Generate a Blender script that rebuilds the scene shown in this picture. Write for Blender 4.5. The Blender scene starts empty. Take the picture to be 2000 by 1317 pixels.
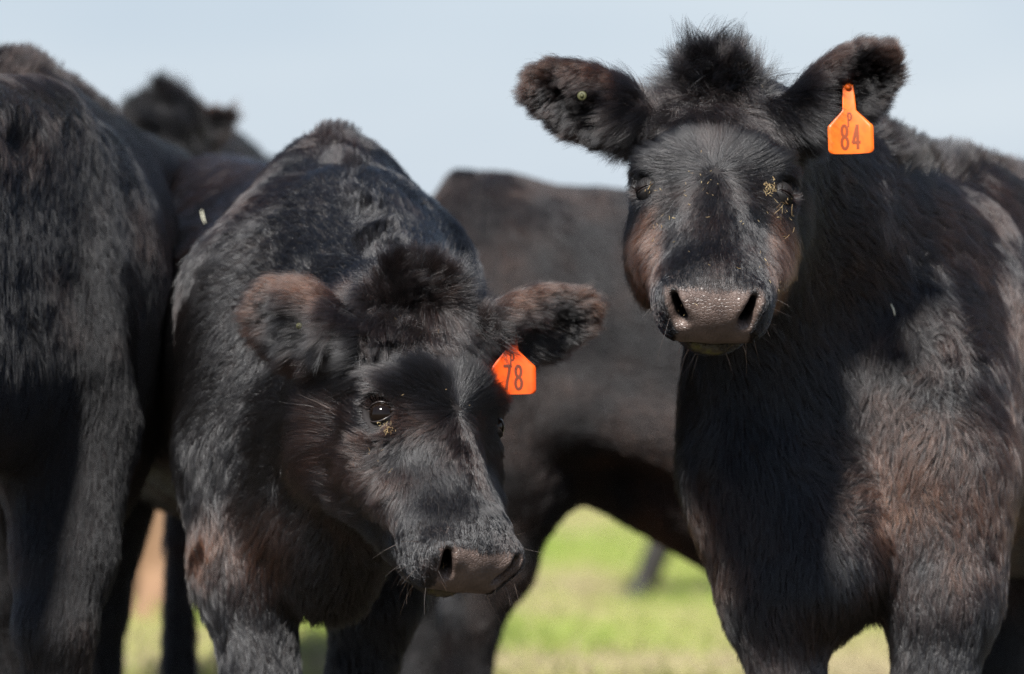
import bpy, bmesh, math
import numpy as np
from mathutils import Matrix, Vector

PREVIEW = ''
RNG = np.random.default_rng(84)
scene = bpy.context.scene
COL = scene.collection

# ------------------------------------------------------------------ camera
CAM_Z = 0.9
FOCUS = 10.62
PXM = 1100.0 / 11.0          # photo pixels per radian-ish (px * depth / m)
PXR = 1100.0 * 11.0          # photo pixels = PXR * offset / depth

def P(px, py, y):
    """a point of the place seen at photo pixel (px, py), y metres from the camera"""
    return np.array([(px - 1000.0) * y / PXR, y, CAM_Z + (658.5 - py) * y / PXR])

cam_data = bpy.data.cameras.new('camera')
cam = bpy.data.objects.new('camera', cam_data)
COL.objects.link(cam)
cam.location = (0, 0, CAM_Z)
cam.rotation_euler = (math.radians(90), 0, 0)
cam_data.sensor_width = 36.0
cam_data.lens = 36.0 * 11.0 / (2000.0 / 1100.0)
cam_data.clip_start = 0.5
cam_data.clip_end = 4000.0
cam_data.dof.use_dof = True
cam_data.dof.focus_distance = FOCUS
cam_data.dof.aperture_fstop = 2.9
scene.camera = cam

# ------------------------------------------------------------------ light
SUN_EL = math.radians(49)
SUN_AZ = math.radians(198)       # compass style: 0 = +Y, clockwise
sdir = Vector((math.sin(SUN_AZ) * math.cos(SUN_EL), math.cos(SUN_AZ) * math.cos(SUN_EL), math.sin(SUN_EL)))
sun_data = bpy.data.lights.new('sun', 'SUN')
sun_data.energy = 5.0
sun_data.angle = math.radians(6.0)
sun_data.color = (1.0, 0.975, 0.935)
sun = bpy.data.objects.new('sun', sun_data)
COL.objects.link(sun)
sun.rotation_euler = sdir.to_track_quat('Z', 'Y').to_euler()
sun.location = (-4, -4, 8)

world = bpy.data.worlds.new('World')
scene.world = world
world.use_nodes = True
wn = world.node_tree
for n in list(wn.nodes):
    wn.nodes.remove(n)
w_out = wn.nodes.new('ShaderNodeOutputWorld')
w_bg = wn.nodes.new('ShaderNodeBackground')
w_sky = wn.nodes.new('ShaderNodeTexSky')
w_sky.sky_type = 'NISHITA'
w_sky.sun_disc = False
w_sky.sun_elevation = SUN_EL
w_sky.sun_rotation = SUN_AZ
w_sky.air_density = 1.0
w_sky.dust_density = 0.6
w_sky.ozone_density = 2.0
w_bg.inputs['Strength'].default_value = 0.0525
# thin high cloud and haze: a pale veil over the blue, thicker towards the horizon
w_geo = wn.nodes.new('ShaderNodeTexCoord')
w_sep = wn.nodes.new('ShaderNodeSeparateXYZ')
w_mr = wn.nodes.new('ShaderNodeMapRange')
w_mr.interpolation_type = 'SMOOTHSTEP'
w_mr.inputs['From Min'].default_value = 0.0
w_mr.inputs['From Max'].default_value = 0.40
w_mr.inputs['To Min'].default_value = 0.92
w_mr.inputs['To Max'].default_value = 0.12
w_noise = wn.nodes.new('ShaderNodeTexNoise')
w_noise.inputs['Scale'].default_value = 3.0
w_noise.inputs['Detail'].default_value = 3.0
w_map = wn.nodes.new('ShaderNodeMapping')
w_map.inputs['Scale'].default_value = (3.0, 3.0, 14.0)
w_nr = wn.nodes.new('ShaderNodeValToRGB')
w_nr.color_ramp.elements[0].position = 0.25
w_nr.color_ramp.elements[0].color = (4.55, 5.38, 6.42, 1)
w_nr.color_ramp.elements[1].position = 0.80
w_nr.color_ramp.elements[1].color = (5.80, 6.42, 7.12, 1)
w_mix = wn.nodes.new('ShaderNodeMix')
w_mix.data_type = 'RGBA'
wn.links.new(w_geo.outputs['Generated'], w_sep.inputs[0])
wn.links.new(w_sep.outputs['Z'], w_mr.inputs['Value'])
wn.links.new(w_geo.outputs['Generated'], w_map.inputs['Vector'])
wn.links.new(w_map.outputs[0], w_noise.inputs['Vector'])
wn.links.new(w_noise.outputs['Fac'], w_nr.inputs['Fac'])
wn.links.new(w_mr.outputs[0], w_mix.inputs[0])
wn.links.new(w_sky.outputs[0], w_mix.inputs[6])
wn.links.new(w_nr.outputs[0], w_mix.inputs[7])
wn.links.new(w_mix.outputs[2], w_bg.inputs['Color'])
wn.links.new(w_bg.outputs[0], w_out.inputs['Surface'])

scene.view_settings.view_transform = 'Standard'
scene.view_settings.look = 'None'
scene.view_settings.gamma = 1.0
scene.view_settings.exposure = 1.2
scene.view_settings.use_curve_mapping = False
scene.render.engine = 'CYCLES'
scene.cycles.max_bounces = 6
scene.cycles.diffuse_bounces = 2
scene.cycles.glossy_bounces = 3
scene.cycles.transmission_bounces = 4
scene.cycles.use_denoising = True
scene.cycles.denoising_prefilter = 'NONE'      # keeps single hairs
try:
    scene.cycles_curves.shape = 'RIBBONS'
    scene.cycles_curves.subdivisions = 2
except Exception:
    pass

# ------------------------------------------------------------------ maths helpers
def V(*a):
    return np.array(a, dtype=np.float64)

def unit(v):
    v = np.asarray(v, dtype=np.float64)
    return v / (np.linalg.norm(v) + 1e-12)

def unit_rows(a):
    return a / (np.sqrt((a * a).sum(-1, keepdims=True)) + 1e-9)

def sstep(a, b, x):
    t = np.clip((x - a) / (b - a), 0, 1)
    return t * t * (3 - 2 * t)

def hash3(i, j, k, s):
    i = i.astype(np.uint32); j = j.astype(np.uint32); k = k.astype(np.uint32)
    h = i * np.uint32(374761393) + j * np.uint32(668265263) + k * np.uint32(2147483647) + np.uint32((s * 974711 + 13) & 0xffffffff)
    h = (h ^ (h >> np.uint32(13))) * np.uint32(1274126177)
    h = (h ^ (h >> np.uint32(16))) * np.uint32(2246822519)
    h = h ^ (h >> np.uint32(15))
    return h.astype(np.float32) / np.float32(4294967295.0)

def noise(p, size, seed=0):
    """smooth value noise in -1..1 for an (N, 3) array"""
    q = np.asarray(p, dtype=np.float64) / size + 1000.0
    f = np.floor(q); t = (q - f).astype(np.float32); t = t * t * (3 - 2 * t)
    i, j, k = f[:, 0].astype(np.int64), f[:, 1].astype(np.int64), f[:, 2].astype(np.int64)
    r = np.zeros(len(q), np.float32)
    for a in (0, 1):
        wa = t[:, 0] if a else 1 - t[:, 0]
        for b in (0, 1):
            wb = t[:, 1] if b else 1 - t[:, 1]
            for c in (0, 1):
                wc = t[:, 2] if c else 1 - t[:, 2]
                r += wa * wb * wc * hash3(i + a, j + b, k + c, seed)
    return r * 2 - 1

def noise3(p, size, seed=0):
    return np.stack([noise(p, size, seed + 11 * a) for a in range(3)], -1)

# ------------------------------------------------------------------ solid modelling by smooth unions of rounded forms
class Prim:
    """one rounded form; op 'add' or 'cut'; fur = what the coat does there"""
    def __init__(self, kind, op, k, fur, group, **kw):
        self.kind, self.op, self.k, self.fur, self.group = kind, op, k, fur or {}, group
        self.__dict__.update(kw)
        if kind == 'ell':
            m = np.abs(self.R * self.r[None, :]).sum(1)
            self.lo, self.hi = self.c - m, self.c + m
        else:
            e0, e1 = np.max(self.r0), np.max(self.r1)
            self.lo = np.minimum(self.a - e0, self.b - e1)
            self.hi = np.maximum(self.a + e0, self.b + e1)

    def dist(self, X, Y, Z):
        if self.kind == 'ell':
            x, y, z = X - self.c[0], Y - self.c[1], Z - self.c[2]
            R, r = self.R, self.r
            u = (x * R[0, 0] + y * R[1, 0] + z * R[2, 0])
            v = (x * R[0, 1] + y * R[1, 1] + z * R[2, 1])
            w = (x * R[0, 2] + y * R[1, 2] + z * R[2, 2])
            k0 = np.sqrt((u / r[0]) ** 2 + (v / r[1]) ** 2 + (w / r[2]) ** 2)
            k1 = np.sqrt((u / r[0] ** 2) ** 2 + (v / r[1] ** 2) ** 2 + (w / r[2] ** 2) ** 2) + 1e-6
            return k0 * (k0 - 1.0) / k1
        ab = self.b - self.a
        L2 = float(ab @ ab)
        x, y, z = X - self.a[0], Y - self.a[1], Z - self.a[2]
        h = np.clip((x * ab[0] + y * ab[1] + z * ab[2]) / L2, 0, 1)
        dx, dy, dz = x - h * ab[0], y - h * ab[1], z - h * ab[2]
        if self.flat is not None:
            ax, s = self.flat
            t = (dx * ax[0] + dy * ax[1] + dz * ax[2]) * (1.0 / s - 1.0)
            dx, dy, dz = dx + t * ax[0], dy + t * ax[1], dz + t * ax[2]
        d = np.sqrt(dx * dx + dy * dy + dz * dz) - (self.r0 + (self.r1 - self.r0) * h)
        if self.flat is not None:
            d = d * min(1.0, self.flat[1])
        return d

class Frame:
    """local axes for a head or an ear; columns of R are its x, y, z in the world"""
    def __init__(self, o, y, z, s=1.0):
        self.o = np.asarray(o, float)
        y = unit(y); z = np.asarray(z, float); z = unit(z - y * (z @ y))
        x = np.cross(y, z)
        self.R = np.stack([x, y, z], 1); self.s = s
    def pt(self, p):
        return self.o + self.R @ (np.asarray(p, float) * self.s)
    def vec(self, v):
        return self.R @ np.asarray(v, float)
    def loc(self, pts):
        return ((pts - self.o) @ self.R) / self.s

class Body:
    def __init__(self, fur):
        self.prims = []; self.fur = fur
        self.fine = []
    def ell(self, c, r, R=None, k=0.06, op='add', fur=None, group=None):
        R = np.eye(3) if R is None else np.asarray(R, float)
        self.prims.append(Prim('ell', op, k, fur, group, c=np.asarray(c, float), r=np.asarray(r, float), R=R))
    def cone(self, a, b, r0, r1, k=0.06, flat=None, op='add', fur=None, group=None):
        if flat is not None:
            flat = (unit(flat[0]), flat[1])
        self.prims.append(Prim('cone', op, k, fur, group, a=np.asarray(a, float), b=np.asarray(b, float), r0=r0, r1=r1, flat=flat))
    def lell(self, F, c, r, k=0.03, rot=None, **kw):
        R = F.R if rot is None else F.R @ np.asarray(rot, float)
        self.ell(F.pt(c), np.asarray(r, float) * F.s, R, k=k, **kw)
    def lcone(self, F, a, b, r0, r1, k=0.03, flat=None, **kw):
        if flat is not None:
            flat = (F.vec(flat[0]), flat[1])
        self.cone(F.pt(a), F.pt(b), r0 * F.s, r1 * F.s, k=k, flat=flat, **kw)

    def axis(self, lo, hi, a, coarse, fine):
        """cell borders along one axis: fine inside the fine ranges"""
        rng = sorted([(f[0][a], f[1][a]) for f in self.fine])
        out = [lo]; x = lo
        while x < hi:
            s = fine if any(p - 0.01 <= x < q for p, q in rng) else coarse
            x += s
            out.append(x)
        return np.array(out, np.float32)

    def mesh(self, coarse=0.016, fine=0.004, lo=None, hi=None):
        blo = np.min([p.lo for p in self.prims if p.op == 'add'], 0) - 0.03
        bhi = np.max([p.hi for p in self.prims if p.op == 'add'], 0) + 0.03
        if lo is not None:
            blo = np.maximum(blo, lo)
        if hi is not None:
            bhi = np.minimum(bhi, hi)
        ax = [self.axis(blo[a], bhi[a], a, coarse, fine) for a in range(3)]
        F = np.full([len(a) for a in ax], 0.4, np.float32)
        for p in self.prims:
            m = p.k + 0.05
            sl = []
            for a in range(3):
                i0 = max(0, np.searchsorted(ax[a], p.lo[a] - m) - 1)
                i1 = min(len(ax[a]), np.searchsorted(ax[a], p.hi[a] + m) + 1)
                sl.append(slice(i0, i1))
            if any(s.stop - s.start < 1 for s in sl):
                continue
            X, Y, Z = ax[0][sl[0]][:, None, None], ax[1][sl[1]][None, :, None], ax[2][sl[2]][None, None, :]
            d = p.dist(X, Y, Z).astype(np.float32)
            f = F[tuple(sl)]
            if p.op == 'add':
                h = np.maximum(p.k - np.abs(f - d), 0) / p.k
                F[tuple(sl)] = np.minimum(f, d) - h * h * (p.k * 0.25)
            else:
                h = np.maximum(p.k - np.abs(f + d), 0) / p.k
                F[tuple(sl)] = np.maximum(f, -d) + h * h * (p.k * 0.25)
        return surface_nets(F, ax)

def surface_nets(F, ax):
    S = F < 0
    c = np.zeros([s - 1 for s in F.shape], np.uint8)
    offs = [(a, b, d) for a in (0, 1) for b in (0, 1) for d in (0, 1)]
    sh = c.shape
    for a, b, d in offs:
        c += S[a:a + sh[0], b:b + sh[1], d:d + sh[2]]
    act = np.argwhere((c > 0) & (c < 8))
    n = len(act)
    vals = np.stack([F[act[:, 0] + a, act[:, 1] + b, act[:, 2] + d] for a, b, d in offs], 1)
    pos = np.zeros((n, 3)); cnt = np.zeros(n)
    offs_a = np.array(offs, float)
    for e in range(8):
        for g in range(e + 1, 8):
            if np.abs(offs_a[e] - offs_a[g]).sum() != 1:
                continue
            m = (vals[:, e] < 0) != (vals[:, g] < 0)
            t = vals[m, e] / (vals[m, e] - vals[m, g])
            pos[m] += offs_a[e] + (offs_a[g] - offs_a[e]) * t[:, None]
            cnt[m] += 1
    gpos = act + pos / cnt[:, None]
    P3 = np.stack([np.interp(gpos[:, a], np.arange(len(ax[a])), ax[a].astype(np.float64)) for a in range(3)], 1)
    vid = np.full(sh, -1, np.int32)
    vid[act[:, 0], act[:, 1], act[:, 2]] = np.arange(n)
    quads = []
    nx, ny, nz = F.shape
    for axis in range(3):
        if axis == 0:
            A, B = S[:-1, 1:-1, 1:-1], S[1:, 1:-1, 1:-1]; o = (0, 1, 1)
            ring = [(0, -1, -1), (0, 0, -1), (0, 0, 0), (0, -1, 0)]
        elif axis == 1:
            A, B = S[1:-1, :-1, 1:-1], S[1:-1, 1:, 1:-1]; o = (1, 0, 1)
            ring = [(-1, 0, -1), (-1, 0, 0), (0, 0, 0), (0, 0, -1)]
        else:
            A, B = S[1:-1, 1:-1, :-1], S[1:-1, 1:-1, 1:]; o = (1, 1, 0)
            ring = [(-1, -1, 0), (0, -1, 0), (0, 0, 0), (-1, 0, 0)]
        e = np.argwhere(A != B)
        inside = A[e[:, 0], e[:, 1], e[:, 2]]
        e = e + np.array(o)
        q = np.stack([vid[e[:, 0] + r[0], e[:, 1] + r[1], e[:, 2] + r[2]] for r in ring], 1)
        q[~inside] = q[~inside][:, ::-1]
        quads.append(q)
    Q = np.concatenate(quads)
    Q = Q[(Q >= 0).all(1)]
    return P3, Q

def smooth_verts(Vt, Q, it=1, lam=0.5):
    i = np.concatenate([Q[:, 0], Q[:, 1], Q[:, 2], Q[:, 3]])
    j = np.concatenate([Q[:, 1], Q[:, 2], Q[:, 3], Q[:, 0]])
    a = np.concatenate([i, j]); b = np.concatenate([j, i])
    deg = np.bincount(a, minlength=len(Vt)).astype(float); deg[deg == 0] = 1
    for _ in range(it):
        m = np.stack([np.bincount(a, Vt[b, x], minlength=len(Vt)) for x in range(3)], 1) / deg[:, None]
        Vt = Vt + lam * (m - Vt)
    return Vt

def vert_normals(Vt, Q):
    n = np.cross(Vt[Q[:, 2]] - Vt[Q[:, 0]], Vt[Q[:, 3]] - Vt[Q[:, 1]])
    N = np.zeros_like(Vt)
    for a in range(3):
        for c in range(4):
            N[:, a] += np.bincount(Q[:, c], n[:, a], minlength=len(Vt))
    return unit_rows(N)

def mesh_object(name, verts, faces, mat, parent=None, smooth=True, attrs=None):
    """link one mesh object from numpy quads or a list of faces"""
    me = bpy.data.meshes.new(name)
    if isinstance(faces, np.ndarray):
        k = faces.shape[1]
        me.vertices.add(len(verts)); me.vertices.foreach_set('co', np.asarray(verts, np.float32).ravel())
        me.loops.add(faces.size); me.loops.foreach_set('vertex_index', faces.astype(np.int32).ravel())
        me.polygons.add(len(faces))
        me.polygons.foreach_set('loop_start', np.arange(0, faces.size, k, dtype=np.int32))
        me.update(calc_edges=True); me.validate()
    else:
        me.from_pydata([tuple(map(float, v)) for v in verts], [], faces); me.update()
    if smooth:
        me.polygons.foreach_set('use_smooth', np.ones(len(me.polygons), bool))
    for an, av in (attrs or {}).items():
        at = me.attributes.new(an, 'FLOAT', 'POINT')
        at.data.foreach_set('value', np.asarray(av, np.float32))
    if mat:
        me.materials.append(mat)
    o = bpy.data.objects.new(name, me)
    COL.objects.link(o)
    if parent:
        o.parent = parent
        o.matrix_parent_inverse = Matrix.Translation(-Vector(parent.location))
    return o

def empty(name, loc, label, cat, group=None):
    o = bpy.data.objects.new(name, None); COL.objects.link(o)
    o.location = tuple(map(float, loc)); o.empty_display_size = 0.1
    o['label'] = label; o['category'] = cat
    if group:
        o['group'] = group
    return o

def tube(pts, radii, seg=8):
    """a tapered tube along points as verts, quads"""
    pts = np.asarray(pts, float); n = len(pts)
    tan = unit_rows(np.gradient(pts, axis=0))
    up = np.array([0, 0, 1.0]) if abs(tan[0][2]) < 0.9 else np.array([1.0, 0, 0])
    vs = []; fs = []
    for i in range(n):
        a = unit(np.cross(tan[i], up)); b = np.cross(tan[i], a)
        for s in range(seg):
            t = 2 * math.pi * s / seg
            vs.append(pts[i] + radii[i] * (math.cos(t) * a + math.sin(t) * b))
    for i in range(n - 1):
        for s in range(seg):
            fs.append((i * seg + s, i * seg + (s + 1) % seg, (i + 1) * seg + (s + 1) % seg, (i + 1) * seg + s))
    return vs, fs

# ------------------------------------------------------------------ materials
def new_mat(name):
    m = bpy.data.materials.new(name); m.use_nodes = True
    nt = m.node_tree
    for n in list(nt.nodes):
        nt.nodes.remove(n)
    out = nt.nodes.new('ShaderNodeOutputMaterial')
    return m, nt, out

def node(nt, typ, **inp):
    n = nt.nodes.new(typ)
    for k, v in inp.items():
        k2 = k.replace('_', ' ')
        if k2 in n.inputs:
            n.inputs[k2].default_value = v
    return n

def simple_mat(name, col, rough=0.6, spec=0.4, coat=0.0, bump=None):
    m, nt, out = new_mat(name)
    b = node(nt, 'ShaderNodeBsdfPrincipled', Base_Color=(*col, 1), Roughness=rough, Specular_IOR_Level=spec, Coat_Weight=coat)
    nt.links.new(b.outputs[0], out.inputs['Surface'])
    if bump:
        tn = node(nt, 'ShaderNodeTexNoise', Scale=bump[0], Detail=4.0)
        bp = node(nt, 'ShaderNodeBump', Strength=bump[1], Distance=bump[2])
        nt.links.new(tn.outputs['Fac'], bp.inputs['Height']); nt.links.new(bp.outputs[0], b.inputs['Normal'])
        mx = node(nt, 'ShaderNodeMix'); mx.data_type = 'RGBA'
        mx.inputs[6].default_value = (*[c * 0.7 for c in col], 1); mx.inputs[7].default_value = (*[min(1, c * 1.25) for c in col], 1)
        nt.links.new(tn.outputs['Fac'], mx.inputs[0]); nt.links.new(mx.outputs[2], b.inputs['Base Color'])
    return m

def hair_mat(name, dark, brown, rough=0.32, radial=0.45, ior=1.58):
    m, nt, out = new_mat(name)
    h = nt.nodes.new('ShaderNodeBsdfHairPrincipled')
    try:
        h.model = 'CHIANG'
    except Exception:
        pass
    h.parametrization = 'COLOR'
    h.inputs['Roughness'].default_value = rough
    h.inputs['Radial Roughness'].default_value = radial
    h.inputs['Random Roughness'].default_value = 0.25
    h.inputs['IOR'].default_value = ior
    a = nt.nodes.new('ShaderNodeAttribute'); a.attribute_name = 'tint'
    mx = nt.nodes.new('ShaderNodeMix'); mx.data_type = 'RGBA'
    mx.inputs[6].default_value = (*dark, 1); mx.inputs[7].default_value = (*brown, 1)
    nt.links.new(a.outputs['Fac'], mx.inputs[0])
    nt.links.new(mx.outputs[2], h.inputs['Color'])
    nt.links.new(h.outputs[0], out.inputs['Surface'])
    return m

def body_mat(name):
    """skin under the coat, and the bare wet nose pad where 'pad' is 1"""
    m, nt, out = new_mat(name)
    L = nt.links.new
    skin = node(nt, 'ShaderNodeBsdfPrincipled', Base_Color=(0.012, 0.010, 0.010, 1), Roughness=0.75, Specular_IOR_Level=0.2)
    tc = nt.nodes.new('ShaderNodeTexCoord')
    # nose pad leather
    pad = node(nt, 'ShaderNodeBsdfPrincipled', Roughness=0.45, Specular_IOR_Level=0.4, Coat_Weight=0.35, Coat_Roughness=0.36)
    n1 = node(nt, 'ShaderNodeTexNoise', Scale=38.0, Detail=4.0)
    rp = nt.nodes.new('ShaderNodeValToRGB')
    rp.color_ramp.elements[0].position = 0.3; rp.color_ramp.elements[0].color = (0.072, 0.050, 0.042, 1)
    rp.color_ramp.elements[1].position = 0.7; rp.color_ramp.elements[1].color = (0.140, 0.100, 0.084, 1)
    L(tc.outputs['Object'], n1.inputs['Vector']); L(n1.outputs['Fac'], rp.inputs['Fac'])
    dk = nt.nodes.new('ShaderNodeAttribute'); dk.attribute_name = 'dark'
    mxd = nt.nodes.new('ShaderNodeMix'); mxd.data_type = 'RGBA'
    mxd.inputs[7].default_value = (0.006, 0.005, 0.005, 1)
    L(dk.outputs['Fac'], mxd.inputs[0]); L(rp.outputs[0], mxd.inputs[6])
    gr = nt.nodes.new('ShaderNodeAttribute'); gr.attribute_name = 'cud'
    mxg = nt.nodes.new('ShaderNodeMix'); mxg.data_type = 'RGBA'
    mxg.inputs[7].default_value = (0.095, 0.090, 0.016, 1)
    L(gr.outputs['Fac'], mxg.inputs[0]); L(mxd.outputs[2], mxg.inputs[6])
    L(mxg.outputs[2], pad.inputs['Base Color'])
    vn = node(nt, 'ShaderNodeTexNoise', Scale=90.0, Detail=1.0)
    vor = node(nt, 'ShaderNodeTexVoronoi', Scale=160.0); vor.feature = 'DISTANCE_TO_EDGE'
    vadd = nt.nodes.new('ShaderNodeVectorMath'); vadd.operation = 'MULTIPLY_ADD'
    vadd.inputs[1].default_value = (0.008, 0.008, 0.008)
    L(tc.outputs['Object'], vn.inputs['Vector']); L(vn.outputs['Color'], vadd.inputs[0]); L(tc.outputs['Object'], vadd.inputs[2])
    L(vadd.outputs[0], vor.inputs['Vector'])
    mr = nt.nodes.new('ShaderNodeMapRange'); mr.inputs['From Max'].default_value = 0.12
    L(vor.outputs['Distance'], mr.inputs['Value'])
    bp = node(nt, 'ShaderNodeBump', Strength=0.55, Distance=0.0022)
    L(mr.outputs[0], bp.inputs['Height']); L(bp.outputs[0], pad.inputs['Normal']); L(bp.outputs[0], pad.inputs['Coat Normal'])
    a = nt.nodes.new('ShaderNodeAttribute'); a.attribute_name = 'pad'
    ms = nt.nodes.new('ShaderNodeMixShader')
    L(a.outputs['Fac'], ms.inputs[0]); L(skin.outputs[0], ms.inputs[1]); L(pad.outputs[0], ms.inputs[2])
    L(ms.outputs[0], out.inputs['Surface'])
    return m

# ------------------------------------------------------------------ a cow's head and ears as smooth forms
def head(B, F, fine=True, eyes=(True, True)):
    g = 'head'
    A = dict(group=g)
    for s in (-1, 1):
        B.lcone(F, (s * .045, .19, -.228), (s * .020, .40, -.152), .052, .038, k=.05, **A)
        B.lell(F, (s * .080, .19, -.175), (.040, .115, .080), k=.05, **A)
        B.lcone(F, (s * .072, .25, -.115), (s * .048, .39, -.080), .052, .044, k=.05, **A)
        B.lell(F, (s * .088, .205, -.074), (.042, .056, .046), k=.035, **A)
        B.lcone(F, (s * .060, .158, -.022), (s * .112, .176, -.044), .025, .022, k=.03, **A)
    B.lell(F, (0, .115, -.082), (.108, .130, .086), k=.05, **A)
    B.lell(F, (0, -.004, -.082), (.086, .060, .070), k=.05, **A)
    B.lcone(F, (0, .16, -.060), (0, .40, -.048), .066, .047, k=.05, **A)
    # muzzle, nose pad, nostril wings, lips and chin
    B.lell(F, (0, .420, -.072), (.086, .060, .066), k=.04, **A)
    B.lell(F, (0, .448, -.066), (.069, .046, .060), k=.04, **A)
    for s in (-1, 1):
        B.lell(F, (s * .057, .455, -.042), (.034, .034, .034), k=.02, **A)
        B.lell(F, (s * .056, .438, -.090), (.032, .048, .036), k=.03, **A)
    B.lell(F, (0, .424, -.144), (.054, .048, .028), k=.02, **A)
    if fine:
        B.lell(F, (0, .488, -.1250), (.085, .042, .0036), k=.012, op='cut', **A)
        for s in (-1, 1):
            B.lcone(F, (s * .0700, .470, -.010), (s * .0540, .498, -.056), .0065, .0110, k=.012, op='cut', **A)
            for q0, q1, q2, q3 in ((.0670, -.016, .0060, .462), (.0615, -.030, .0090, .47), (.0560, -.044, .0105, .48), (.0530, -.055, .0100, .49)):
                B.lcone(F, (s * q0, q3 + .02, q1), (s * q0 * .80, .440, q1 * .6 - .032), q2, q2 * .7, k=.010, op='cut', **A)
            B.lell(F, (s * .120, .204, -.040), (.024, .028, .022), k=.012, op='cut', **A)

def ear(B, E, g, w=1.0, fine=True):
    A = dict(group=g)
    B.lcone(E, (0, -.05, -.005), (0, .03, 0), .040, .036, k=.03, **A)
    B.lell(E, (0, .088, 0), (.062 * w, .096, .024), k=.03, **A)
    B.lell(E, (0, .098, .030), (.047 * w, .084, .026), k=.012, op='cut', **A)

# ------------------------------------------------------------------ coats of hair
def tri_sample(Vt, Q, n, w, rng):
    T = np.concatenate([Q[:, [0, 1, 2]], Q[:, [0, 2, 3]]])
    a = np.linalg.norm(np.cross(Vt[T[:, 1]] - Vt[T[:, 0]], Vt[T[:, 2]] - Vt[T[:, 0]]), axis=1) * 0.5
    a = a * w[T].mean(1)
    cs = np.cumsum(a)
    idx = np.searchsorted(cs, rng.random(n) * cs[-1])
    idx = np.minimum(idx, len(T) - 1)
    r1, r2 = np.sqrt(rng.random(n)), rng.random(n)
    bc = np.stack([1 - r1, r1 * (1 - r2), r1 * r2], 1)
    return T[idx], bc, cs[-1]

def cells(p, size, seed):
    j = p + noise3(p, size * 1.3, seed) * size * 0.55
    c = np.floor(j / size).astype(np.int64) + 100000
    key = (c[:, 0] * 400000 + c[:, 1]) * 400000 + c[:, 2]
    _, inv = np.unique(key, return_inverse=True)
    return inv.ravel()

def cell_mean(v, inv, n):
    cnt = np.bincount(inv, minlength=n).astype(np.float64)
    return np.stack([np.bincount(inv, v[:, a], minlength=n) for a in range(v.shape[1])], 1) / cnt[:, None]

def grow(name, parent, mat, Vt, Q, N, par, count, K=6, radius=0.0004, seed=1, gravity=0.25, frizz=0.05, clump=(0.45, 0.45), mask=None, free=False, lenvar=.55):
    """a coat of hair strands rooted on a body; par holds per-vertex flow, len, lift, tint, cell, dens, wave"""
    rng = np.random.default_rng(seed)
    px = 1000 + Vt[:, 0] * PXR / Vt[:, 1]; py = 658.5 - (Vt[:, 2] - CAM_Z) * PXR / Vt[:, 1]
    vis = (px > -160) & (px < 2160) & (py > -60) & (py < 1420)
    tocam = unit_rows(np.array([0, 0, CAM_Z]) - Vt)
    facing = (N * tocam).sum(1)
    w = par['dens'] * vis * sstep(-0.55, -0.3, facing)
    if mask is not None:
        w = w * mask
    T, bc, area = tri_sample(Vt, Q, count, w, rng)
    mixv = lambda v: (v[T] * (bc[:, :, None] if v.ndim == 2 else bc)).sum(1)
    root = mixv(Vt); nrm = unit_rows(mixv(N)); flow = mixv(par['flow'])
    L = mixv(par['len']); lift = mixv(par['lift']); tint = mixv(par['tint']); cell = mixv(par['cell']); wave = mixv(par['wave'])
    grav = mixv(par['grav']) if 'grav' in par else np.full(count, gravity)
    # swirls of the coat
    flow = flow + noise3(root, 0.085, seed + 3) * 0.50 * wave[:, None] + noise3(root, 0.030, seed + 5) * 0.35 * wave[:, None]
    # two sizes of locks
    cs = float(np.median(cell))
    big = cells(root, cs * 2.6, seed + 7); nb = big.max() + 1
    sm = cells(root, cs, seed + 9); ns = sm.max() + 1
    rb, rs = rng.random((nb, 5)), rng.random((ns, 5))
    flow = flow + ((rb[big, :3] - .5) * 0.35 + (rs[sm, :3] - .5) * 0.45) * wave[:, None]
    L = L * (0.75 + 0.3 * rb[big, 3] + 0.3 * rs[sm, 3]) * (1 - lenvar + 1.15 * lenvar * rng.random(count))
    lift = np.clip(lift * (0.75 + 0.2 * rb[big, 4] + 0.4 * rs[sm, 4]), 0.02, 1.4)
    if not free:
        flow = flow - nrm * (flow * nrm).sum(1, keepdims=True)
    flow = unit_rows(flow)
    rnd = rng.normal(size=(count, 3))
    pos = np.zeros((count, K, 3)); pos[:, 0] = root - nrm * 0.0015
    seg = (L / (K - 1))[:, None]
    g = np.array([0, 0, -1.0])
    cur = root.copy()
    for k in range(1, K):
        t = (k - 0.5) / (K - 1)
        up = (lift * (1.15 - 0.75 * t))[:, None]
        d = nrm * up + flow + g * (grav * t)[:, None] + rnd * (frizz * 2.2)
        if frizz > 0:
            d = d + rng.normal(size=(count, 3)) * frizz
        cur = cur + unit_rows(d) * seg
        pos[:, k] = cur
    for inv, n, amt in ((big, nb, clump[0]), (sm, ns, clump[1])):
        off0 = cell_mean(pos[:, 0], inv, n)
        for k in range(1, K):
            t = k / (K - 1)
            m = cell_mean(pos[:, k], inv, n)
            pos[:, k] += (m[inv] - pos[:, k]) * (amt * t ** 1.2)
    rad = (radius * (0.7 + 0.6 * rng.random(count)))[:, None] * (1.0 - 0.82 * np.linspace(0, 1, K)[None, :] ** 1.5)
    tn = tint * (0.45 + 0.8 * rs[sm, 2]) + rng.normal(size=count) * (0.03 + 0.30 * tint)
    tt = np.clip(tn[:, None] * np.linspace(0.45, 1.0, K)[None, :], 0, 1)
    return strands(name, parent, mat, pos, rad, tt)

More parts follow.
